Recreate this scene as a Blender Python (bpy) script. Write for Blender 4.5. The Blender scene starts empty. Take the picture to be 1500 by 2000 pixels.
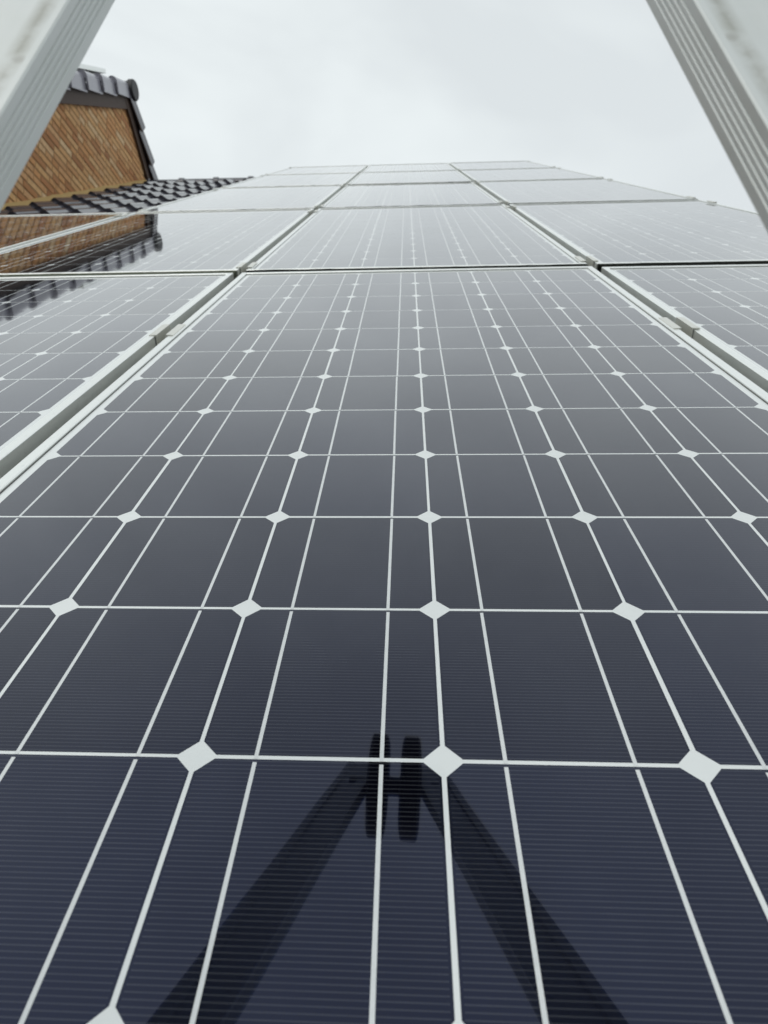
import bpy, math, random
from mathutils import Matrix, Vector
random.seed(7)
scene = bpy.context.scene
COL = scene.collection
R = math.radians

# ------------------------------------------------------------------ frame of the roof
# All building work is done in roof coordinates: x across the roof, y up the slope,
# z square to the glass of the panels (z = 0 is the glass).
PITCH = R(34.0)
ROOF = Matrix.Translation((0, 0, 6.0)) @ Matrix.Rotation(PITCH, 4, 'X')
I4 = Matrix.Identity(4)

# ------------------------------------------------------------------ camera
cam_data = bpy.data.cameras.new('camera')
cam = bpy.data.objects.new('camera', cam_data)
COL.objects.link(cam)
scene.camera = cam
_right = Vector((0.9986, 0.0475, -0.0251))
_down = Vector((0.0007, -0.4791, -0.8778))
_fwd = Vector((-0.0538, 0.8765, -0.4784)).normalized()
_right = (_right - _right.dot(_fwd) * _fwd).normalized()
_up = (-_down - (-_down).dot(_fwd) * _fwd)
_up = (_up - _up.dot(_right) * _right).normalized()
cm = Matrix((_right, _up, -_fwd)).transposed().to_4x4()
cm.translation = Vector((-0.019, -0.2493, 0.2803))
cam.matrix_world = ROOF @ cm
cam_data.sensor_fit = 'VERTICAL'
cam_data.sensor_height = 6.8 * 2000 / 1349.6
cam_data.sensor_width = cam_data.sensor_height * 0.75
cam_data.lens = 6.8
cam_data.shift_x = 0.0146
cam_data.shift_y = -0.0005
cam_data.clip_start = 0.01
cam_data.clip_end = 3000
cam_data.dof.use_dof = True
cam_data.dof.focus_distance = 0.56
cam_data.dof.aperture_fstop = 6.8 / 1.75

# ------------------------------------------------------------------ sky, sun, exposure
world = bpy.data.worlds.new('World')
scene.world = world
world.use_nodes = True
wn, wl = world.node_tree.nodes, world.node_tree.links
wn.clear()
out = wn.new('ShaderNodeOutputWorld')
bg = wn.new('ShaderNodeBackground')
SUN_EL, SUN_AZ = R(45), R(212)     # azimuth clockwise from +Y
sky = wn.new('ShaderNodeTexSky')
sky.sky_type = 'NISHITA'
sky.sun_disc = False
sky.sun_elevation = SUN_EL
sky.sun_rotation = SUN_AZ
sky.dust_density = 6.0
skyk = wn.new('ShaderNodeMix'); skyk.data_type = 'RGBA'; skyk.blend_type = 'MULTIPLY'
skyk.inputs[0].default_value = 1.0
skyk.inputs[7].default_value = (0.10, 0.10, 0.10, 1)
wl.new(sky.outputs[0], skyk.inputs[6])
geo = wn.new('ShaderNodeTexCoord')
mp = wn.new('ShaderNodeMapping'); mp.inputs['Scale'].default_value = (1.3, 1.3, 2.6); mp.inputs['Location'].default_value = (0.6, 0.0, 0.3)
wl.new(geo.outputs['Generated'], mp.inputs[0])
nz = wn.new('ShaderNodeTexNoise'); nz.inputs['Scale'].default_value = 1.5
nz.inputs['Detail'].default_value = 4; nz.inputs['Roughness'].default_value = 0.5
nz.inputs['Distortion'].default_value = 0.4
wl.new(mp.outputs[0], nz.inputs['Vector'])
cr = wn.new('ShaderNodeValToRGB')
cr.color_ramp.elements[0].position = 0.36; cr.color_ramp.elements[0].color = (0.715, 0.762, 0.780, 1)
cr.color_ramp.elements[1].position = 0.62; cr.color_ramp.elements[1].color = (0.875, 0.932, 0.938, 1)
wl.new(nz.outputs[0], cr.inputs[0])
mixs = wn.new('ShaderNodeMix'); mixs.data_type = 'RGBA'
mixs.inputs[0].default_value = 0.06
wl.new(cr.outputs[0], mixs.inputs[6]); wl.new(skyk.outputs[2], mixs.inputs[7])
wl.new(mixs.outputs[2], bg.inputs[0])
bg.inputs[1].default_value = 1.07
wl.new(bg.outputs[0], out.inputs[0])

sun_data = bpy.data.lights.new('sun', 'SUN')
sun_data.energy = 0.5
sun_data.angle = R(40)
sun_data.color = (1.0, 0.97, 0.93)
sun = bpy.data.objects.new('sun', sun_data)
COL.objects.link(sun)
_sd = Vector((math.sin(SUN_AZ) * math.cos(SUN_EL), math.cos(SUN_AZ) * math.cos(SUN_EL), math.sin(SUN_EL)))
sun.rotation_euler = (-_sd).to_track_quat('-Z', 'Y').to_euler()
sun.location = (0, 0, 30)

scene.view_settings.view_transform = 'Standard'
scene.view_settings.look = 'None'
scene.view_settings.exposure = 0.0
scene.view_settings.gamma = 1.0
scene.cycles.use_denoising = True
scene.cycles.max_bounces = 8

# ------------------------------------------------------------------ materials
def new_mat(name):
    m = bpy.data.materials.new(name)
    m.use_nodes = True
    nt = m.node_tree
    b = nt.nodes['Principled BSDF']
    return m, nt, b

def nd(nt, t, **kw):
    n = nt.nodes.new(t)
    for k, v in kw.items():
        setattr(n, k, v)
    return n

def val(nt, sock, v):
    if isinstance(v, (int, float)):
        sock.default_value = v
    elif isinstance(v, (tuple, list)):
        sock.default_value = v
    else:
        nt.links.new(v, sock)

def math_(nt, op, a, b=None, c=None):
    n = nd(nt, 'ShaderNodeMath', operation=op)
    val(nt, n.inputs[0], a)
    if b is not None:
        val(nt, n.inputs[1], b)
    if c is not None:
        val(nt, n.inputs[2], c)
    return n.outputs[0]

def mixc(nt, f, a, b, mode='MIX'):
    n = nd(nt, 'ShaderNodeMix', data_type='RGBA', blend_type=mode)
    val(nt, n.inputs[0], f)
    val(nt, n.inputs[6], a if not isinstance(a, tuple) else (*a, 1)[:4])
    val(nt, n.inputs[7], b if not isinstance(b, tuple) else (*b, 1)[:4])
    return n.outputs[2]

def noise(nt, vec, scale, detail=3, rough=0.5):
    n = nd(nt, 'ShaderNodeTexNoise')
    n.inputs['Scale'].default_value = scale
    n.inputs['Detail'].default_value = detail
    n.inputs['Roughness'].default_value = rough
    if vec is not None:
        nt.links.new(vec, n.inputs['Vector'])
    return n.outputs[0]

def ramp(nt, fac, stops):
    n = nd(nt, 'ShaderNodeValToRGB')
    el = n.color_ramp.elements
    while len(el) < len(stops):
        el.new(0.5)
    for e, (p, c) in zip(el, stops):
        e.position = p
        e.color = (*c, 1) if len(c) == 3 else c
    nt.links.new(fac, n.inputs[0])
    return n.outputs[0]

def obj_xyz(nt):
    tc = nd(nt, 'ShaderNodeTexCoord')
    sx = nd(nt, 'ShaderNodeSeparateXYZ')
    nt.links.new(tc.outputs['Object'], sx.inputs[0])
    return tc.outputs['Object'], sx.outputs[0], sx.outputs[1], sx.outputs[2]

def world_pos(nt):
    return nd(nt, 'ShaderNodeNewGeometry').outputs['Position']

def glass_over(nt, b, rough=0.018):
    """front glass of the laminate lies on top of this layer"""
    b.inputs['Coat Weight'].default_value = 0.80
    b.inputs['Coat Roughness'].default_value = rough
    b.inputs['Coat IOR'].default_value = 1.45
    b.inputs['Specular IOR Level'].default_value = 0.0
    pos = world_pos(nt)
    n1 = noise(nt, pos, 9.0, 2)
    bp = nd(nt, 'ShaderNodeBump')
    bp.inputs['Strength'].default_value = 0.10
    bp.inputs['Distance'].default_value = 0.002
    nt.links.new(n1, bp.inputs['Height'])
    nt.links.new(bp.outputs[0], b.inputs['Coat Normal'])
    # faint film of dust and dried rain in the gloss
    n2 = noise(nt, pos, 3.5, 5, 0.62)
    mr = nd(nt, 'ShaderNodeMapRange')
    mr.inputs[1].default_value = 0.35; mr.inputs[2].default_value = 0.75
    mr.inputs[3].default_value = rough * 0.7; mr.inputs[4].default_value = rough * 1.8
    nt.links.new(n2, mr.inputs[0])
    nt.links.new(mr.outputs[0], b.inputs['Coat Roughness'])

def specks(nt, col, amount=0.8):
    vo = nd(nt, 'ShaderNodeTexVoronoi'); vo.inputs['Scale'].default_value = 17
    nt.links.new(world_pos(nt), vo.inputs['Vector'])
    sx = nd(nt, 'ShaderNodeSeparateColor')
    nt.links.new(vo.outputs['Color'], sx.inputs[0])
    size = math_(nt, 'MULTIPLY', math_(nt, 'POWER', sx.outputs[0], 6.0), 0.045)
    k = math_(nt, 'LESS_THAN', vo.outputs['Distance'], size)
    return mixc(nt, math_(nt, 'MULTIPLY', k, amount), col, (0.10, 0.09, 0.07))

def m_cell(fingers):
    m, nt, b = new_mat('cell_silicon' if fingers else 'cell_silicon_far')
    pos = world_pos(nt)
    big = noise(nt, pos, 12.0, 2)
    base = mixc(nt, big, (0.0013, 0.0015, 0.0034), (0.0022, 0.0020, 0.0040))
    if fingers:
        oi = nd(nt, 'ShaderNodeObjectInfo')
        base = mixc(nt, math_(nt, 'MULTIPLY', oi.outputs['Random'], 0.5), base, (0.0015, 0.0019, 0.0050))
        vec, x, y, z = obj_xyz(nt)
        fr = math_(nt, 'FRACT', math_(nt, 'ADD', math_(nt, 'DIVIDE', y, 0.00255), 100.5))
        d = math_(nt, 'ABSOLUTE', math_(nt, 'SUBTRACT', fr, 0.5))
        line = math_(nt, 'LESS_THAN', d, 0.125)
        inx = math_(nt, 'LESS_THAN', math_(nt, 'ABSOLUTE', x), 0.0612)
        iny = math_(nt, 'LESS_THAN', math_(nt, 'ABSOLUTE', y), 0.0618)
        k = math_(nt, 'MULTIPLY', line, math_(nt, 'MULTIPLY', inx, iny))
        k = math_(nt, 'MULTIPLY', k, math_(nt, 'ADD', 0.55, math_(nt, 'MULTIPLY', noise(nt, pos, 60, 1), 0.6)))
        base = mixc(nt, k, base, (0.027, 0.029, 0.034))
        nt.links.new(mixc(nt, k, (0.04, 0.17, 0.80), (0.26, 0.36, 0.82)), b.inputs['Specular Tint'])
        spec = math_(nt, 'ADD', math_(nt, 'ADD', 0.30, math_(nt, 'MULTIPLY', oi.outputs['Random'], 0.16)), math_(nt, 'MULTIPLY', k, 0.12))
    else:
        base = mixc(nt, 0.12, base, (0.05, 0.052, 0.06))
        b.inputs['Specular Tint'].default_value = (0.12, 0.20, 0.72, 1)
        spec = None
    nt.links.new(specks(nt, base, 0.6), b.inputs['Base Color'])
    b.inputs['Roughness'].default_value = 0.04
    glass_over(nt, b)
    if spec is not None:
        nt.links.new(spec, b.inputs['Specular IOR Level'])
    else:
        b.inputs['Specular IOR Level'].default_value = 0.33
    return m

def m_simple_glass(name, c1, c2, sc=40):
    m, nt, b = new_mat(name)
    nt.links.new(specks(nt, mixc(nt, noise(nt, world_pos(nt), sc, 4), c1, c2)), b.inputs['Base Color'])
    b.inputs['Roughness'].default_value = 0.55
    glass_over(nt, b)
    return m

def m_alu(name, c1, c2, rough=0.42, metal=0.0, dirt=0.35, sc=14):
    m, nt, b = new_mat(name)
    pos = world_pos(nt)
    n1 = noise(nt, pos, sc, 6, 0.65)
    n2 = noise(nt, pos, sc * 9, 3, 0.6)
    base = mixc(nt, n1, c1, c2)
    dk = ramp(nt, n2, [(0.60, (0, 0, 0)), (0.78, (1, 1, 1))])
    base = mixc(nt, math_(nt, 'MULTIPLY', dk, dirt), base, (0.16, 0.15, 0.11))
    nt.links.new(base, b.inputs['Base Color'])
    b.inputs['Metallic'].default_value = metal
    nt.links.new(math_(nt, 'ADD', rough - 0.06, math_(nt, 'MULTIPLY', n1, 0.12)), b.inputs['Roughness'])
    return m

M = {}
M['cell'] = m_cell(True)
M['cell_far'] = m_cell(False)
M['back'] = m_simple_glass('white_backsheet', (0.74, 0.775, 0.775), (0.79, 0.815, 0.81))
M['ribbon'] = m_simple_glass('tinned_ribbon', (0.62, 0.65, 0.66), (0.76, 0.78, 0.78), 160)
M['gasket'] = m_simple_glass('dark_sealant', (0.05, 0.052, 0.05), (0.12, 0.12, 0.11), 90)
M['frame'] = m_alu('frame_aluminium', (0.86, 0.89, 0.87), (0.92, 0.93, 0.90), 0.33, 0.72, 0.14)
M['clamp'] = m_alu('clamp_aluminium', (0.68, 0.68, 0.63), (0.76, 0.76, 0.71), 0.40, 0.7, 0.4, 40)
M['rackrail'] = m_alu('rack_rail_aluminium', (0.35, 0.36, 0.35), (0.45, 0.46, 0.45), 0.4, 0.6, 0.3)

def m_ladder():
    m, nt, b = new_mat('ladder_aluminium')
    vec, x, y, z = obj_xyz(nt)          # x = outward from the inner front edge, y = along, z = towards the back
    mpn = nd(nt, 'ShaderNodeMapping'); mpn.inputs['Scale'].default_value = (1, 0.12, 1)
    nt.links.new(vec, mpn.inputs[0])
    streak = noise(nt, mpn.outputs[0], 160, 4, 0.6)
    blot = noise(nt, vec, 34, 5, 0.6)
    base = mixc(nt, streak, (0.58, 0.61, 0.605), (0.68, 0.70, 0.69))
    base = mixc(nt, math_(nt, 'MULTIPLY', ramp(nt, blot, [(0.45, (0, 0, 0)), (0.75, (1, 1, 1))]), 0.35), base, (0.56, 0.59, 0.56))
    # green grime that collects beside the raised front edge
    g = math_(nt, 'SUBTRACT', 1.0, math_(nt, 'MULTIPLY', math_(nt, 'ABSOLUTE', math_(nt, 'SUBTRACT', x, 0.0082)), 210.0))
    g = math_(nt, 'MAXIMUM', g, 0.0)
    front = math_(nt, 'LESS_THAN', z, 0.004)
    g = math_(nt, 'MULTIPLY', g, front)
    gn = ramp(nt, noise(nt, vec, 55, 4, 0.65), [(0.36, (0, 0, 0)), (0.62, (1, 1, 1))])
    g = math_(nt, 'MULTIPLY', g, math_(nt, 'ADD', 0.25, math_(nt, 'MULTIPLY', gn, 0.75)))
    base = mixc(nt, math_(nt, 'MULTIPLY', g, 0.6), base, (0.20, 0.19, 0.14))
    # little round spatters and a few rust spots
    vo = nd(nt, 'ShaderNodeTexVoronoi'); vo.inputs['Scale'].default_value = 75
    nt.links.new(vec, vo.inputs['Vector'])
    sp = ramp(nt, vo.outputs['Distance'], [(0.10, (1, 1, 1)), (0.24, (0, 0, 0))])
    spk = math_(nt, 'MULTIPLY', sp, ramp(nt, noise(nt, vec, 21, 2), [(0.50, (0, 0, 0)), (0.58, (1, 1, 1))]))
    base = mixc(nt, math_(nt, 'MULTIPLY', spk, 0.45), base, (0.27, 0.26, 0.23))
    vo2 = nd(nt, 'ShaderNodeTexVoronoi'); vo2.inputs['Scale'].default_value = 26
    nt.links.new(vec, vo2.inputs['Vector'])
    ru = ramp(nt, vo2.outputs['Distance'], [(0.045, (1, 1, 1)), (0.10, (0, 0, 0))])
    rk = math_(nt, 'MULTIPLY', ru, math_(nt, 'GREATER_THAN', g, 0.25))
    base = mixc(nt, rk, base, (0.10, 0.055, 0.04))
    nt.links.new(base, b.inputs['Base Color'])
    b.inputs['Metallic'].default_value = 0.42
    nt.links.new(math_(nt, 'ADD', 0.34, math_(nt, 'MULTIPLY', streak, 0.2)), b.inputs['Roughness'])
    return m
M['ladder'] = m_ladder()

def m_plain(name, c1, c2, rough, sc=20, spec=0.5, bump=0.0, ior=1.5):
    m, nt, b = new_mat(name)
    pos = world_pos(nt)
    n = noise(nt, pos, sc, 5, 0.6)
    nt.links.new(mixc(nt, n, c1, c2), b.inputs['Base Color'])
    b.inputs['Roughness'].default_value = rough
    b.inputs['IOR'].default_value = ior
    if bump:
        bp = nd(nt, 'ShaderNodeBump'); bp.inputs['Strength'].default_value = bump
        bp.inputs['Distance'].default_value = 0.004
        nt.links.new(noise(nt, pos, sc * 4, 4), bp.inputs['Height'])
        nt.links.new(bp.outputs[0], b.inputs['Normal'])
    return m

M['rubber'] = m_plain('black_rubber', (0.012, 0.012, 0.013), (0.022, 0.022, 0.022), 0.6)
M['steel'] = m_plain('zinc_steel', (0.25, 0.25, 0.25), (0.32, 0.32, 0.31), 0.35)
M['tile'] = m_plain('black_glazed_tile', (0.042, 0.041, 0.054), (0.070, 0.068, 0.086), 0.15, 9, ior=1.7)
M['verge'] = m_plain('sky_lightened_verge_tile', (0.26, 0.255, 0.30), (0.33, 0.325, 0.375), 0.22, 7, ior=1.8)  # black tile made paler: sky reflection on the flaps put into the colour
M['matte'] = m_plain('matte_black_tile', (0.016, 0.016, 0.018), (0.03, 0.03, 0.034), 0.55, 12)
M['deck'] = m_plain('roof_deck', (0.02, 0.019, 0.018), (0.03, 0.028, 0.026), 0.9)
M['board'] = m_plain('dark_stained_timber', (0.05, 0.028, 0.020), (0.085, 0.052, 0.038), 0.65, 30, bump=0.3)
M['mortar'] = m_plain('weathered_mortar', (0.26, 0.155, 0.08), (0.40, 0.26, 0.14), 0.95, 40, bump=0.4)
M['flash'] = m_plain('ochre_mortar_fillet', (0.40, 0.265, 0.10), (0.52, 0.37, 0.16), 0.9, 14, bump=0.4)
M['ground'] = m_plain('garden_ground', (0.045, 0.06, 0.03), (0.085, 0.08, 0.06), 0.95, 0.3)

def m_brick():
    m, nt, b = new_mat('tan_brick')
    oi = nd(nt, 'ShaderNodeObjectInfo')
    gi = nd(nt, 'ShaderNodeNewGeometry')
    rnd = math_(nt, 'FRACT', math_(nt, 'ADD', oi.outputs['Random'], gi.outputs['Random Per Island']))
    c = ramp(nt, rnd, [(0.0, (0.36, 0.16, 0.075)), (0.16, (0.64, 0.32, 0.13)), (0.34, (0.74, 0.45, 0.205)), (0.50, (0.50, 0.22, 0.095)),
                       (0.66, (0.76, 0.49, 0.24)), (0.82, (0.66, 0.335, 0.14)), (1.0, (0.80, 0.61, 0.37))])
    n = noise(nt, world_pos(nt), 28, 5, 0.65)
    c = mixc(nt, math_(nt, 'MULTIPLY', ramp(nt, n, [(0.45, (0, 0, 0)), (0.75, (1, 1, 1))]), 0.6), c, (0.40, 0.19, 0.08))
    nt.links.new(c, b.inputs['Base Color'])
    b.inputs['Roughness'].default_value = 0.9
    bp = nd(nt, 'ShaderNodeBump'); bp.inputs['Strength'].default_value = 0.5; bp.inputs['Distance'].default_value = 0.004
    nt.links.new(noise(nt, world_pos(nt), 90, 4), bp.inputs['Height'])
    nt.links.new(bp.outputs[0], b.inputs['Normal'])
    return m
M['brick'] = m_brick()

# ------------------------------------------------------------------ mesh helpers
class MB:
    """collects vertices and faces of one mesh"""
    def __init__(self):
        self.v, self.f = [], []

    def add(self, vs, fs):
        o = len(self.v)
        self.v += [tuple(v) for v in vs]
        self.f += [tuple(i + o for i in f) for f in fs]
        return self

    def box(self, a, b):
        (x0, y0, z0), (x1, y1, z1) = a, b
        return self.add([(x0, y0, z0), (x1, y0, z0), (x1, y1, z0), (x0, y1, z0),
                         (x0, y0, z1), (x1, y0, z1), (x1, y1, z1), (x0, y1, z1)],
                        [(3, 2, 1, 0), (4, 5, 6, 7), (0, 1, 5, 4), (1, 2, 6, 5), (2, 3, 7, 6), (3, 0, 4, 7)])

    def cbox(self, a, b, c):
        """box whose upper edges are chamfered by c"""
        (x0, y0, z0), (x1, y1, z1) = a, b
        vs = [(x0, y0, z0), (x1, y0, z0), (x1, y1, z0), (x0, y1, z0),
              (x0, y0, z1 - c), (x1, y0, z1 - c), (x1, y1, z1 - c), (x0, y1, z1 - c),
              (x0 + c, y0 + c, z1), (x1 - c, y0 + c, z1), (x1 - c, y1 - c, z1), (x0 + c, y1 - c, z1)]
        fs = [(3, 2, 1, 0), (8, 9, 10, 11)]
        for k in range(4):
            j = (k + 1) % 4
            fs += [(k, j, 4 + j, 4 + k), (4 + k, 4 + j, 8 + j, 8 + k)]
        return self.add(vs, fs)

    def prism(self, prof, fn, n=2):
        """profile swept through n stations; fn(i, (a, b)) -> point; closed ends"""
        m = len(prof)
        vs = [fn(i, q) for i in range(n) for q in prof]
        fs = [(i * m + k, i * m + (k + 1) % m, (i + 1) * m + (k + 1) % m, (i + 1) * m + k)
              for i in range(n - 1) for k in range(m)]
        fs += [tuple(reversed(range(m))), tuple((n - 1) * m + k for k in range(m))]
        return self.add(vs, fs)

    def mesh(self, name, mat, smooth=False):
        me = bpy.data.meshes.new(name)
        me.from_pydata(self.v, [], self.f)
        me.materials.append(mat)
        import bmesh
        bm = bmesh.new(); bm.from_mesh(me)
        bmesh.ops.recalc_face_normals(bm, faces=bm.faces)
        bm.to_mesh(me); bm.free()
        if smooth:
            me.polygons.foreach_set('use_smooth', [True] * len(me.polygons))
            me.set_sharp_from_angle(angle=R(38))
        me.update()
        return me

WM = {}
def empty(name, mw, label=None, cat=None, group=None):
    o = bpy.data.objects.new(name, None)
    COL.objects.link(o)
    o.empty_display_size = 0.1
    o.matrix_world = mw
    WM[o] = mw.copy()
    tag(o, label, cat, group)
    return o

def tag(o, label=None, cat=None, group=None, kind=None):
    for k, v in (('label', label), ('category', cat), ('group', group), ('kind', kind)):
        if v:
            o[k] = v

def put(name, me, parent=None, local=I4, kind=None, label=None):
    """link a mesh as a part; local is its matrix in the parent's frame"""
    o = bpy.data.objects.new(name, me)
    COL.objects.link(o)
    if parent is not None:
        o.parent = parent
        WM[o] = WM[parent] @ local
        o.matrix_basis = local
    else:
        o.matrix_world = local
        WM[o] = local.copy()
    tag(o, label=label, kind=kind)
    return o

T = Matrix.Translation

# ------------------------------------------------------------------ ground
g = MB().add([(-800, -800, 0), (800, -800, 0), (800, 800, 0), (-800, 800, 0)], [(0, 1, 2, 3)])
go = put('ground', g.mesh('ground', M['ground']))
go['kind'] = 'structure'

# ------------------------------------------------------------------ the tiled house that carries the panels
TZ = -0.172                 # plane of the tile pans
RIDGE_Y = 8.50
EAVE_Y = -0.30
X0, X1 = -3.05, 1.29
house = empty('house', ROOF @ T((-0.8, EAVE_Y, TZ)),
              'house with a black pantile roof that carries the large rack of solar panels', 'house')
HI = WM[house].inverted()
def in_house(m):            # roof coordinates -> house frame
    return HI @ ROOF @ m
deck = MB().box((X0 - 0.1, EAVE_Y, TZ - 0.16), (X1 - 0.04, RIDGE_Y - 0.02, TZ - 0.035))
put('roof_deck', deck.mesh('roof_deck', M['deck']), house, in_house(I4))
# rear slope of the same roof
c2, s2 = math.cos(2 * PITCH), math.sin(2 * PITCH)
rear = MB()
rear.add([(X0 - 0.1, RIDGE_Y, TZ - 0.03), (X1 - 0.04, RIDGE_Y, TZ - 0.03),
          (X1 - 0.04, RIDGE_Y + 8.5 * c2, TZ - 0.03 - 8.5 * s2), (X0 - 0.1, RIDGE_Y + 8.5 * c2, TZ - 0.03 - 8.5 * s2),
          (X0 - 0.1, RIDGE_Y - 0.13, TZ - 0.16), (X1 - 0.04, RIDGE_Y - 0.13, TZ - 0.16),
          (X1 - 0.04, RIDGE_Y - 0.13 + 8.5 * c2, TZ - 0.16 - 8.5 * s2), (X0 - 0.1, RIDGE_Y - 0.13 + 8.5 * c2, TZ - 0.16 - 8.5 * s2)],
         [(0, 1, 2, 3), (7, 6, 5, 4), (0, 4, 5, 1), (1, 5, 6, 2), (2, 6, 7, 3), (3, 7, 4, 0)])
put('rear_roof_slope', rear.mesh('rear_roof_slope', M['deck']), house, in_house(I4))
# house body under the roof (world aligned)
wl0 = ROOF @ Vector((X0, EAVE_Y + 0.45, TZ - 0.16)); wl1 = ROOF @ Vector((X1, RIDGE_Y, TZ))
body = MB().box((X0 + 0.05, wl0.y, 0.0), (X1 - 0.1, 2 * wl1.y - wl0.y, wl0.z - 0.02))
put('wall', body.mesh('house_wall', M['brick']), house, HI)

# --- pantiles, each one its own object
TW, GA = 0.222, 0.376
def tile_z(u):
    d = (u - 0.74)
    return 0.040 * math.exp(-(d / 0.155) ** 2) + 0.040 * math.exp(-((d + 1.0) / 0.155) ** 2) + 0.006 * (u - 0.30) ** 2
def make_tile():
    mb = MB(); n = 14; L = 0.43; th = 0.023
    us = [i / n for i in range(n + 1)]
    rows = [(0.0, 0.027), (L, 0.0)]
    vs, fs = [], []
    for (y, lift) in rows:
        for u in us:
            vs.append((u * TW * 1.03, y, tile_z(u) + lift))
    for u in us:
        vs.append((u * TW * 1.03, 0.004, tile_z(u) + 0.027 - th - 0.006))
    for u in us:
        vs.append((u * TW * 1.03, L, tile_z(u) - th))
    k = n + 1
    for i in range(n):
        fs += [(i, i + 1, k + i + 1, k + i), (i + 1, i, 2 * k + i, 2 * k + i + 1),
               (2 * k + i + 1, 2 * k + i, 3 * k + i, 3 * k + i + 1)]
    fs += [(0, k, 3 * k, 2 * k), (n, 2 * k + n, 3 * k + n, k + n)]
    mb.add(vs, fs)
    return mb.mesh('pantile', M['tile'], True)
tile_me = make_tile()
NX = int((-1.12 - X0) / TW)
for j in range(0, 23):
    y = RIDGE_Y - 0.06 - (j + 1) * GA
    if y < 3.2:
        break
    for i in range(NX):
        x = X0 - 0.015 + i * TW
        r = random.uniform
        put('roof_tile', tile_me, house, in_house(
            T((x + r(-.002, .002), y + r(-.004, .004), TZ + r(-.0015, .0015))) @ Matrix.Rotation(r(-.006, .006), 4, 'Z')))

# --- ridge caps
def make_ridge_cap(rad, L, collar=True):
    mb = MB(); n = 12
    def ring(x, rr):
        return [(x, rr * math.cos(math.pi * k / n), rr * math.sin(math.pi * k / n)) for k in range(n + 1)]
    st = [(0, rad * 0.2), (0.0, rad * 1.16), (0.055, rad * 1.16), (0.06, rad), (L, rad * 0.96), (L, rad * 0.2)]
    vs = []
    for x, rr in st:
        vs += ring(x, rr)
    m = n + 1
    fs = [(a * m + k, a * m + k + 1, (a + 1) * m + k + 1, (a + 1) * m + k) for a in range(len(st) - 1) for k in range(n)]
    mb.add(vs, fs)
    return mb.mesh('ridge_cap', M['tile'], True)
rc = make_ridge_cap(0.072, 0.43)
k = 0
x = X0
while x < X1 - 0.3:
    put('ridge_cap', rc, house, in_house(T((x, RIDGE_Y - 0.005, TZ - 0.012)) @ Matrix.Rotation(-PITCH, 4, 'X')))
    x += 0.405

# ------------------------------------------------------------------ solar panels
PW, PL, PIT, CELL = 0.808, 1.58, 0.1275, 0.1250
LIP = 0.0125
ROWP = PL + 0.0305
def make_frame_bar(length):
    prof = [(0, -0.0380), (0, 0.0019), (0.0008, 0.0027), (LIP - 0.0008, 0.0027), (LIP, 0.0019), (LIP, -0.0030),
            (0.0022, -0.0030), (0.0022, -0.0380)]
    mb = MB()
    mb.prism(prof, lambda i, q: (q[0], (q[0] if i == 0 else length - q[0]), q[1]))
    return mb.mesh('frame_bar', M['frame'])
fb_long, fb_short = make_frame_bar(PL), make_frame_bar(PW)
def oct_pts(h, c):
    return [(-h + c, -h), (h - c, -h), (h, -h + c), (h, h - c), (h - c, h), (-h + c, h), (-h, h - c), (-h, -h + c)]
def oct_prism(mb, cx, cy, z0, z1, h=CELL / 2, c=0.0088):
    pts = oct_pts(h, c)
    mb.prism(pts, lambda i, q: (cx + q[0], cy + q[1], z0 if i == 0 else z1))
cell_me_b = MB(); oct_prism(cell_me_b, 0, 0, -0.0008, -0.00042)
cell_me = cell_me_b.mesh('solar_cell', M['cell'])
RBX = 0.0325
rib_b = MB().box((-0.00105, -0.0646, -0.0008), (0.00105, 0.0606, -0.00036))
rib_me = rib_b.mesh('cell_ribbon', M['ribbon'])
cells_b, ribs_b = MB(), MB()
for i in range(6):
    for j in range(12):
        cx, cy = PW / 2 + (i - 2.5) * PIT, PL / 2 + (j - 5.5) * PIT
        oct_prism(cells_b, cx, cy, -0.0008, -0.00042)
        for s in (-1, 1):
            ribs_b.box((cx + s * RBX - 0.00105, cy - 0.0646, -0.0008), (cx + s * RBX + 0.00105, cy + 0.0606, -0.00036))
cells_me = cells_b.mesh('cell_sheet', M['cell_far'])
ribs_me = ribs_b.mesh('ribbon_sheet', M['ribbon'])
back_me = MB().box((0.004, 0.004, -0.0052), (PW - 0.004, PL - 0.004, -0.0005)).mesh('backsheet', M['back'])
gk = MB()
i0, i1 = LIP, LIP + 0.0009
gk.box((i0 - .001, i0 - .001, -0.002), (i1, PL - i0 + .001, 0.0004)).box((PW - i1, i0 - .001, -0.002), (PW - i0 + .001, PL - i0 + .001, 0.0004))
gk.box((i1, i0 - .001, -0.002), (PW - i1, i1, 0.0004)).box((i1, PL - i1, -0.002), (PW - i1, PL - i0 + .001, 0.0004))
gask_me = gk.mesh('sealant_line', M['gasket'])

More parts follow.
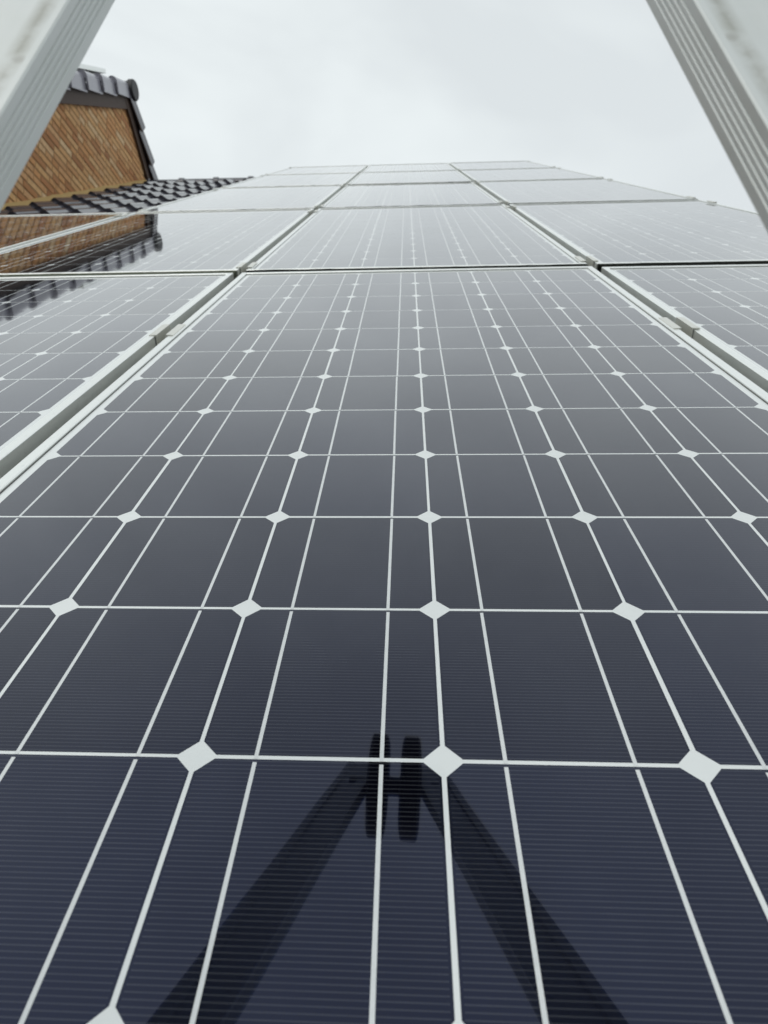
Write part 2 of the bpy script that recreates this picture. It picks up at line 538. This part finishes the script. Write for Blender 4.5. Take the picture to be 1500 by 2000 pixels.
def solar_panel(x, y, level, label, group='solar panels on the black tiled roof', tilt=0.0012, z=0.0, base=ROOF):
    """x, y = lower left corner; level 2: cells and ribbons single, 1: cells single, 0: joined"""
    r = random.uniform
    mw = base @ T((x, y, z + r(-.0006, .0006))) @ Matrix.Rotation(r(-tilt, tilt), 4, 'X') @ Matrix.Rotation(r(-tilt, tilt), 4, 'Y')
    p = empty('solar_panel', mw, label, 'solar panel', group)
    put('frame_bar', fb_long, p)
    put('frame_bar', fb_long, p, T((PW, PL, 0)) @ Matrix.Rotation(math.pi, 4, 'Z'))
    put('frame_bar', fb_short, p, T((PW, 0, 0)) @ Matrix.Rotation(math.pi / 2, 4, 'Z'))
    put('frame_bar', fb_short, p, T((0, PL, 0)) @ Matrix.Rotation(-math.pi / 2, 4, 'Z'))
    put('sealant_line', gask_me, p)
    put('backsheet', back_me, p)
    if level:
        for j in range(12):
            for i in range(6):
                c = put('solar_cell', cell_me, p, T((PW / 2 + (i - 2.5) * PIT + r(-.00025, .00025),
                                                    PL / 2 + (j - 5.5) * PIT + r(-.0002, .0002), 0)))
                if level == 2:
                    for s in (-1, 1):
                        put('cell_ribbon', rib_me, c, T((s * RBX, 0, 0)) @ Matrix.Rotation(r(-.003, .003), 4, 'Z'))
        if level == 1:
            put('ribbon_sheet', ribs_me, p, kind='stuff')
    else:
        put('cell_sheet', cells_me, p, kind='stuff')
        put('ribbon_sheet', ribs_me, p, kind='stuff')
    return p

PY0 = -0.1525
CX = [-0.404 - 0.0215 - PW, -0.404, 0.404 + 0.0225]
rowname = ['nearest the camera', 'second row up the roof', 'third row up the roof', 'fourth row up the roof', 'top row by the ridge']
colname = ['left column', 'middle column', 'right column']
for j in range(5):
    for i in range(3):
        if j == 0:
            lab = ['nearest solar panel of the left column, mirroring the dark eaves of the brick gable',
                   'large nearest solar panel in the middle that fills the foreground',
                   'nearest solar panel of the right column, cut by the right edge'][i]
        else:
            lab = ('solar panel in the %s, %s' % (colname[i], rowname[j]))
            if i == 0 and j == 1:
                lab = 'solar panel in the left column, second row up, mirroring the brick wall'
        solar_panel(CX[i], PY0 + j * ROWP + (0.014 if j else 0), 2 if j == 0 else (1 if j == 1 else 0), lab)
solar_panel(CX[0] - 0.0215 - PW, PY0 + ROWP + 0.014, 0,
            'outermost left solar panel beside the bare tiles, filled with brown brick reflection')

# ------------------------------------------------------------------ mounting rack: rails and clamps
rack = empty('mounting_rack', ROOF @ T((0, 0, -0.085)),
             'aluminium mounting rails and clamps holding the roof solar panels', 'mounting rack')
rail_me = MB().box((-1.245, -0.02, -0.040), (1.272, 0.02, -0.0015)).mesh('rack_rail', M['rackrail'])
rail_wide = MB().box((-2.075, -0.02, -0.040), (1.272, 0.02, -0.0015)).mesh('rack_rail', M['rackrail'])
def make_mid_clamp(gap):
    h, w, t = gap / 2 - 0.0012, gap / 2 + 0.0092, 0.0021
    zt = 0.0032
    prof = [(-w, zt), (-w, zt + t * .7), (-w + .003, zt + t), (-h + t, zt + t), (-h + t, -0.026), (h - t, -0.026),
            (h - t, zt + t), (w - .003, zt + t), (w, zt + t * .7), (w, zt), (h, zt), (h, -0.029), (-h, -0.029), (-h, zt)]
    mb = MB(); mb.prism(prof, lambda i, q: (q[0], -0.036 if i == 0 else 0.036, q[1]))
    return mb.mesh('mid_clamp', M['clamp'])
def bolt_mesh():
    mb = MB(); n = 10
    mb.prism([(0.0052 * math.cos(2 * math.pi * k / n), 0.0052 * math.sin(2 * math.pi * k / n)) for k in range(n)],
             lambda i, q: (q[0], q[1], -0.026 if i == 0 else -0.018))
    return mb.mesh('bolt', M['steel'])
mcl, mcr, bolt_me = make_mid_clamp(0.0215), make_mid_clamp(0.0225), bolt_mesh()
ec = MB()
ec.prism([(-0.012, 0.0032), (-0.012, 0.0062), (0.003, 0.0062), (0.003, -0.030), (0.020, -0.030), (0.020, -0.034), (0.0004, -0.034), (0.0004, 0.0032)],
         lambda i, q: (q[0], -0.035 if i == 0 else 0.035, q[1]))
ec_me = ec.mesh('end_clamp', M['clamp'])
up = T((0, 0, 0.085))
ys = [0.14, 0.885]
for j in range(1, 5):
    y0 = PY0 + j * ROWP
    ys += [y0 + 0.075, y0 + PL - 0.13]
for q, y in enumerate(ys):
    ro = put('rack_rail', rail_wide if q in (2, 3) else rail_me, rack, T((0, y, 0.045)))
    a = put('mid_clamp', mcl, rack, up @ T((-0.404 - 0.01075, y, 0)))
    put('bolt', bolt_me, a)
    a = put('mid_clamp', mcr, rack, up @ T((0.404 + 0.01125, y, 0)))
    put('bolt', bolt_me, a)
    put('end_clamp', ec_me, rack, up @ T((CX[2] + PW, y, 0)))
    put('end_clamp', ec_me, rack, up @ T((CX[0] if q not in (2, 3) else CX[0] - 0.0215 - PW, y, 0)) @ Matrix.Rotation(math.pi, 4, 'Z'))
    if q in (2, 3):
        a = put('mid_clamp', mcl, rack, up @ T((CX[0] - 0.01075, y, 0)))
        put('bolt', bolt_me, a)

gap_shade_m = m_plain('black_gap_shade', (0.010, 0.011, 0.010), (0.020, 0.022, 0.018), 0.85, 25)  # flat black standing in for the shade in the row gaps
grey_green_m = m_plain('grey_green_gap_strip', (0.05, 0.058, 0.042), (0.15, 0.16, 0.125), 0.9, 22)  # lighter grey-green for the strip in the nearest left gap
for m_ in (gap_shade_m, grey_green_m):
    m_.node_tree.nodes['Principled BSDF'].inputs['Specular IOR Level'].default_value = 0.0
for j in range(1, 5):  # added strips that close the row gaps; the black ones paint their shade
    y1 = PY0 + j * ROWP + 0.014 - 0.0008
    y0_ = y1 - (ROWP - PL) - (0.014 if j == 1 else 0) + 0.0016
    for i in range(3):
        sm = MB(); n_ = 24
        xa, xb = CX[i] + 0.002, CX[i] + PW - 0.002
        vs_, fs_ = [], []
        for q in range(n_ + 1):
            xx_ = xa + (xb - xa) * q / n_
            dz = random.uniform(-.0007, .0007)
            vs_ += [(xx_, y0_, -0.03), (xx_, y0_, 0.0016 + dz), (xx_, y1, 0.0020 + dz), (xx_, y1, -0.03)]
        for q in range(n_):
            for e in range(3):
                fs_.append((q * 4 + e, q * 4 + e + 1, q * 4 + e + 5, q * 4 + e + 4))
        fs_ += [(0, 1, 2, 3), (n_ * 4 + 3, n_ * 4 + 2, n_ * 4 + 1, n_ * 4)]
        sm.add(vs_, fs_)
        put('added_gap_strip', sm.mesh('added_gap_strip', grey_green_m if (i == 0 and j == 1) else gap_shade_m), rack, up)

# ------------------------------------------------------------------ neighbouring brick house
XW = -3.05
nb = empty('brick_house', Matrix.Translation((XW, (ROOF @ Vector((XW, 5, 0))).y, 0)),
           'tan brick house whose gable rises above the tiles behind the left ladder rail', 'house')
NI = WM[nb].inverted()
def in_nb(m):
    return NI @ ROOF @ m
YR, ZR = 8.35, 0.815              # where the two tile surfaces meet, in roof coordinates
FD, FN = (-1.0, 0.0), (0.0, 1.0)                 # front slope: down-slope and outward directions in (y, z)
BD, BN = (c2, -s2), (s2, c2)                     # rear slope
def yz(dv, nv, s, n):
    return (YR + dv[0] * s + nv[0] * n, ZR + dv[1] * s + nv[1] * n)
# apex of lines offset by n below both slopes
def apex(n):
    # solve YR - s... intersection of z = ZR + n with rear line
    z = ZR + n
    # point on rear offset line: (YR + BD0*t + BN0*n, ZR + BD1*t + BN1*n)
    t = (z - ZR - BN[1] * n) / BD[1]
    return (YR + BD[0] * t + BN[0] * n, z)
a = apex(-0.13)
wall_poly = [(0.4, -0.9), (0.4, ZR - 0.13), a, (a[0] + BD[0] * 2.6, a[1] + BD[1] * 2.6), (a[0] + BD[0] * 2.6 - 0.3, -2.2)]
wb = MB(); wb.prism(wall_poly, lambda i, q: (XW + 0.0004 if i == 0 else XW - 0.24, q[0], q[1]))
put('gable_wall', wb.mesh('gable_wall', M['mortar']), nb, in_nb(I4))
# bricks in level courses
BL, BH, JT = 0.207, 0.052, 0.0115
def brick_mb(L):
    b_ = MB(); hh = BH / 2; l = L / 2; c = 0.003
    b_.add([(-0.02, -l, -hh), (-0.02, l, -hh), (-0.02, l, hh), (-0.02, -l, hh), (0, -l, -hh), (0, l, -hh), (0, l, hh), (0, -l, hh),
            (0.004, -l + c, -hh + c), (0.004, l - c, -hh + c), (0.004, l - c, hh - c), (0.004, -l + c, hh - c)],
           [(4, 0, 1, 5), (5, 1, 2, 6), (6, 2, 3, 7), (7, 3, 0, 4), (8, 4, 5, 9), (9, 5, 6, 10), (10, 6, 7, 11), (11, 7, 4, 8), (8, 9, 10, 11)])
    return b_
HL = (BL - JT) / 2
stretcher_mb, header_mb = brick_mb(BL), brick_mb(HL)
stretcher_me, header_me = stretcher_mb.mesh('brick', M['brick']), header_mb.mesh('brick', M['brick'])
RI = ROOF.inverted()
wp0 = ROOF @ Vector((XW, 0.6, -0.25))
CP = BH + JT
spots = []
for c in range(-10, 110):
    wz = wp0.z + c * CP
    wy = wp0.y - 0.6 + random.uniform(0, BL)
    while wy < wp0.y + 12:
        L_ = HL if random.random() < 0.45 else BL
        yc = wy + L_ / 2
        wy += L_ + JT
        q = RI @ Vector((XW, yc, wz))
        if not (-0.165 < q.z < ZR - 0.16) or q.y < 1.2:
            continue
        if (q.y - YR) * BN[0] + (q.z - ZR) * BN[1] > -0.145:      # stay inside the rear verge
            continue
        spots.append((q.y, yc, wz, L_))
spots.sort(reverse=True)
near_bricks = MB()
for k_, (qy, yc, wz, L_) in enumerate(spots):
    ox = random.uniform(0.0, 0.0028)
    if k_ < 300:
        put('brick', header_me if L_ == HL else stretcher_me, nb, NI @ T((XW + ox, yc, wz)) @ Matrix.Rotation(random.uniform(-.008, .008), 4, 'X'))
    else:
        b_ = header_mb if L_ == HL else stretcher_mb
        near_bricks.add([(XW + ox + v[0], yc + v[1], wz + v[2]) for v in b_.v], b_.f)
nbr = min(300, len(spots))
put('brickwork', near_bricks.mesh('brickwork', M['brick']), nb, NI, kind='stuff')
# mortar fillet where the wall meets the tiles
fl = MB(); n = 40
fv, ff = [], []
for i in range(n + 1):
    y = 2.4 + (a[0] + 0.35 - 2.4) * i / n
    w = random.uniform(-.006, .006)
    fv += [(XW - 0.002, y, TZ + 0.0), (XW + 0.052 + w, y, TZ + 0.03), (XW + 0.034 + w, y, TZ + 0.054 + w), (XW + 0.014, y, TZ + 0.064 + w), (XW - 0.002, y, TZ + 0.068 + w)]
for i in range(n):
    ff += [(i * 5 + k_, i * 5 + k_ + 1, (i + 1) * 5 + k_ + 1, (i + 1) * 5 + k_) for k_ in range(4)]
fl.add(fv, ff)
put('mortar_fillet', fl.mesh('mortar_fillet', M['flash'], True), nb, in_nb(I4))
# barge boards
def strip(mb, dv, nv, s0, s1, n0, n1, x0, x1):
    pts = [yz(dv, nv, s0, n0), yz(dv, nv, s1, n0), yz(dv, nv, s1, n1), yz(dv, nv, s0, n1)]
    mb.prism(pts, lambda i, q: (x0 if i == 0 else x1, q[0], q[1]))
def barge(dv, nv, s0, s1, n0, n1, x1):
    mb = MB(); strip(mb, dv, nv, s0, s1, n0, n1, XW + 0.008, XW + x1)
    put('barge_board', mb.mesh('barge_board', M['board']), nb, in_nb(I4))
barge(FD, FN, 0.10, 7.9, -0.225, -0.085, 0.034)
barge(BD, BN, 0.04, 2.5, -0.20, -0.085, 0.037)
# roof slopes of the neighbour
for dv, nv, s1 in ((FD, FN, 7.9), (BD, BN, 6.0)):
    mb = MB(); strip(mb, dv, nv, 0.0, s1, -0.11, -0.035, XW - 7.0, XW - 0.012)
    put('roof_slope', mb.mesh('roof_slope', M['tile']), nb, in_nb(I4))
# verge tiles: hanging flap and round shoulder, each overlapping the one below
def make_verge_tile(mt):
    mb = MB(); L = GA + 0.02
    # local: x out of the wall, y up-slope, z outward
    prof = [(0.0, 0.0), (0.0, -0.122), (0.016, -0.122), (0.016, -0.010)]
    n = 8
    arc = [(-0.034 + 0.05 * math.cos(R(20) + R(150) * k / n), -0.012 + 0.052 * math.sin(R(20) + R(150) * k / n)) for k in range(n + 1)]
    prof = [(-0.084, -0.03), (-0.002, -0.03), (-0.002, -0.122), (0.016, -0.122), (0.016, -0.012)] + arc
    mb.prism(prof, lambda i, q: (q[0] + (0.030 if i == 0 else 0.0), 0.0 if i == 0 else L, q[1] + (0.020 if i == 0 else 0.0)))
    return mb.mesh('verge_tile', mt)
vt_front, vt_rear = make_verge_tile(M['verge']), make_verge_tile(M['tile'])  # front copy has the painted sky sheen, rear copy the plain black tile
for dv, nv, cnt, s_off in ((FD, FN, 20, 0.10), (BD, BN, 6, 0.06)):
    for k_ in range(cnt):
        s = s_off + (k_ + 1) * GA
        y, z = yz(dv, nv, s, 0.0)
        rot = Matrix.Identity(4)
        yy = Vector((0, -dv[0], -dv[1])); zz = Vector((0, nv[0], nv[1])); xx = yy.cross(zz)
        if xx.x < 0:      # mirror so that the flap still faces +x
            m3 = Matrix((Vector((1, 0, 0)), yy, zz)).transposed()
        else:
            m3 = Matrix((xx, yy, zz)).transposed()
        put('verge_tile', vt_front if dv is FD else vt_rear, nb, in_nb(T((XW + 0.048, y, z)) @ m3.to_4x4()))
# ridge with a round end cap
def make_end_cap():
    mb = MB(); n = 18; rr = 0.100
    prof = [(rr * math.cos(2 * math.pi * k / n), rr * math.sin(2 * math.pi * k / n)) for k in range(n)]
    st = [(-0.5, 0.85), (0.02, 0.92), (0.025, 1.06), (0.07, 1.06), (0.082, 0.95)]
    mb.prism(prof, lambda i, q: (st[i][0], q[0] * st[i][1], q[1] * st[i][1]), len(st))
    return mb.mesh('ridge_end', M['matte'], True)
put('ridge_end', make_end_cap(), nb, in_nb(T((XW + 0.01, YR + 0.055, ZR - 0.045))))
rc2 = make_ridge_cap(0.11, 0.43)
for k_ in range(6):
    put('ridge_cap', rc2, nb, in_nb(T((XW - 0.5 - 0.4 * (k_ + 1), YR + 0.03, ZR - 0.04)) @ Matrix.Rotation(-PITCH, 4, 'X')))
# panel lying on the neighbour's roof: only its pale edge shows above the verge
solar_panel(XW - 0.08 - PW, 6.50, 0, 'pale edged solar panel lying on the roof of the brick house', group=None, z=0.945)

# ------------------------------------------------------------------ ladder
LP, LD = Vector((-0.1709, -0.1595, 0.1804)), Vector((0.1154, 0.8196, 0.5612)).normalized()
RP, RD = Vector((0.1113, -0.1564, 0.1787)), Vector((-0.1366, 0.8121, 0.5673)).normalized()
NRM = LD.cross(RD).normalized()
if NRM.z < 0:
    NRM = -NRM
MID = (LP + RP) / 2
ladder = empty('ladder', ROOF @ T(MID - 0.75 * (LD + RD).normalized()),
               'aluminium ladder with tapering top and wheels whose two rails frame the view', 'ladder')
LI = WM[ladder].inverted()
def in_lad(m):
    return LI @ ROOF @ m
W_, DP = 0.052, 0.0185
def rail_profile():
    p = [(0.0, 0.0006), (0.0006, 0.0), (0.0028, 0.0), (0.0036, 0.0013), (W_ - 0.0036, 0.0013), (W_ - 0.0028, 0.0), (W_, 0.0),
         (W_, DP), (W_ - 0.010, DP), (W_ - 0.012, DP - 0.003), (0.018, DP - 0.003), (0.016, DP), (0.0006, DP), (0.0, DP - 0.0006)]
    nb_, g0, g1 = 5, DP - 0.0042, 0.0026
    st = (g0 - g1) / nb_
    for k_ in range(nb_):
        b0 = g0 - k_ * st
        p += [(0.0, b0), (0.0006, b0 - st * 0.16), (0.0006, b0 - st * 0.36), (0.0, b0 - st * 0.52)]
    return p
for P, D, sg in ((LP, LD, -1), (RP, RD, 1)):
    outw = NRM.cross(D).normalized()
    if outw.x * sg < 0:
        outw = -outw
    m3 = Matrix((outw, D, -NRM)).transposed().to_4x4()
    mb = MB()
    t0, t1 = -0.72, 0.905
    prof = rail_profile()
    mb.prism(prof, lambda i, q: (q[0], t0 if i == 0 else t1, q[1]))
    put('rail', mb.mesh('ladder_rail', M['ladder']), ladder, in_lad(T(P) @ m3))
# axle, spacers and two wheels between the tips of the rails
TA = 0.80
pl, pr_ = LP + TA * LD - NRM * DP / 2, RP + TA * RD - NRM * DP / 2
AX = (pr_ - pl).normalized()
AC = (pl + pr_) / 2
ay = (LD + RD).normalized(); ay = (ay - ay.dot(AX) * AX).normalized(); az = AX.cross(ay)
am = in_lad(T(AC) @ Matrix((AX, ay, az)).transposed().to_4x4())
def lathe(st, n=28):
    mb = MB()
    prof = [(math.cos(2 * math.pi * k_ / n), math.sin(2 * math.pi * k_ / n)) for k_ in range(n)]
    mb.prism(prof, lambda i, q: (st[i][0], q[0] * st[i][1], q[1] * st[i][1]), len(st))
    return mb
hw = (pr_ - pl).length / 2
put('axle', lathe([(-hw - 0.03, 0.010), (hw + 0.03, 0.010)], 16).mesh('axle', M['steel'], True), ladder, am)
put('spacer', lathe([(-0.0085, 0.0135), (0.0085, 0.0135)], 16).mesh('spacer', M['rubber'], True), ladder, am)
wr = 0.077
tyre = lathe([(-0.0165, 0.02), (-0.0165, 0.045), (-0.0150, wr - 0.012), (-0.0128, wr - 0.003), (-0.0105, wr), (0.0105, wr),
              (0.0128, wr - 0.003), (0.0150, wr - 0.012), (0.0165, 0.045), (0.0165, 0.02)], 36).mesh('wheel', M['rubber'], True)
hub = lathe([(-0.0178, 0.016), (0.0178, 0.016)], 18).mesh('hub', M['steel'], True)
for s in (-1, 1):
    wo = put('wheel', tyre, ladder, am @ T((s * 0.0255, 0, 0)))
    put('hub', hub, wo)
# lower, parallel part of the ladder below the eaves
down = -(LD + RD).normalized()
lw = ROOF.to_3x3() @ down
foot = LP - 0.70 * LD
Lz = (ROOF @ foot).z / -lw.z
for P, D, sg in ((LP, LD, -1), (RP, RD, 1)):
    st_ = P - 0.70 * D
    outw = NRM.cross(-down).normalized()
    if outw.x * sg < 0:
        outw = -outw
    m3 = Matrix((outw, -down, -NRM)).transposed().to_4x4()
    mb = MB().box((0.003, -Lz, 0.001), (W_ - 0.003, 0.0, 0.06))
    put('lower_rail', mb.mesh('lower_rail', M['ladder']), ladder, in_lad(T(st_) @ m3))
gapw = ((RP - 0.70 * RD) - (LP - 0.70 * LD))
for k_ in range(int(Lz / 0.28)):
    c_ = (LP - 0.70 * LD + RP - 0.70 * RD) / 2 + down * (0.12 + 0.28 * k_) - NRM * 0.03
    xx = gapw.normalized(); yy = (-down - (-down).dot(xx) * xx).normalized(); zz = xx.cross(yy)
    rg = MB().cbox((-gapw.length / 2 - 0.004, -0.014, -0.014), (gapw.length / 2 + 0.004, 0.014, 0.014), 0.004)
    put('rung', rg.mesh('rung', M['ladder']), ladder, in_lad(T(c_) @ Matrix((xx, yy, zz)).transposed().to_4x4()))
print('bricks', nbr, 'objects', len(bpy.data.objects))
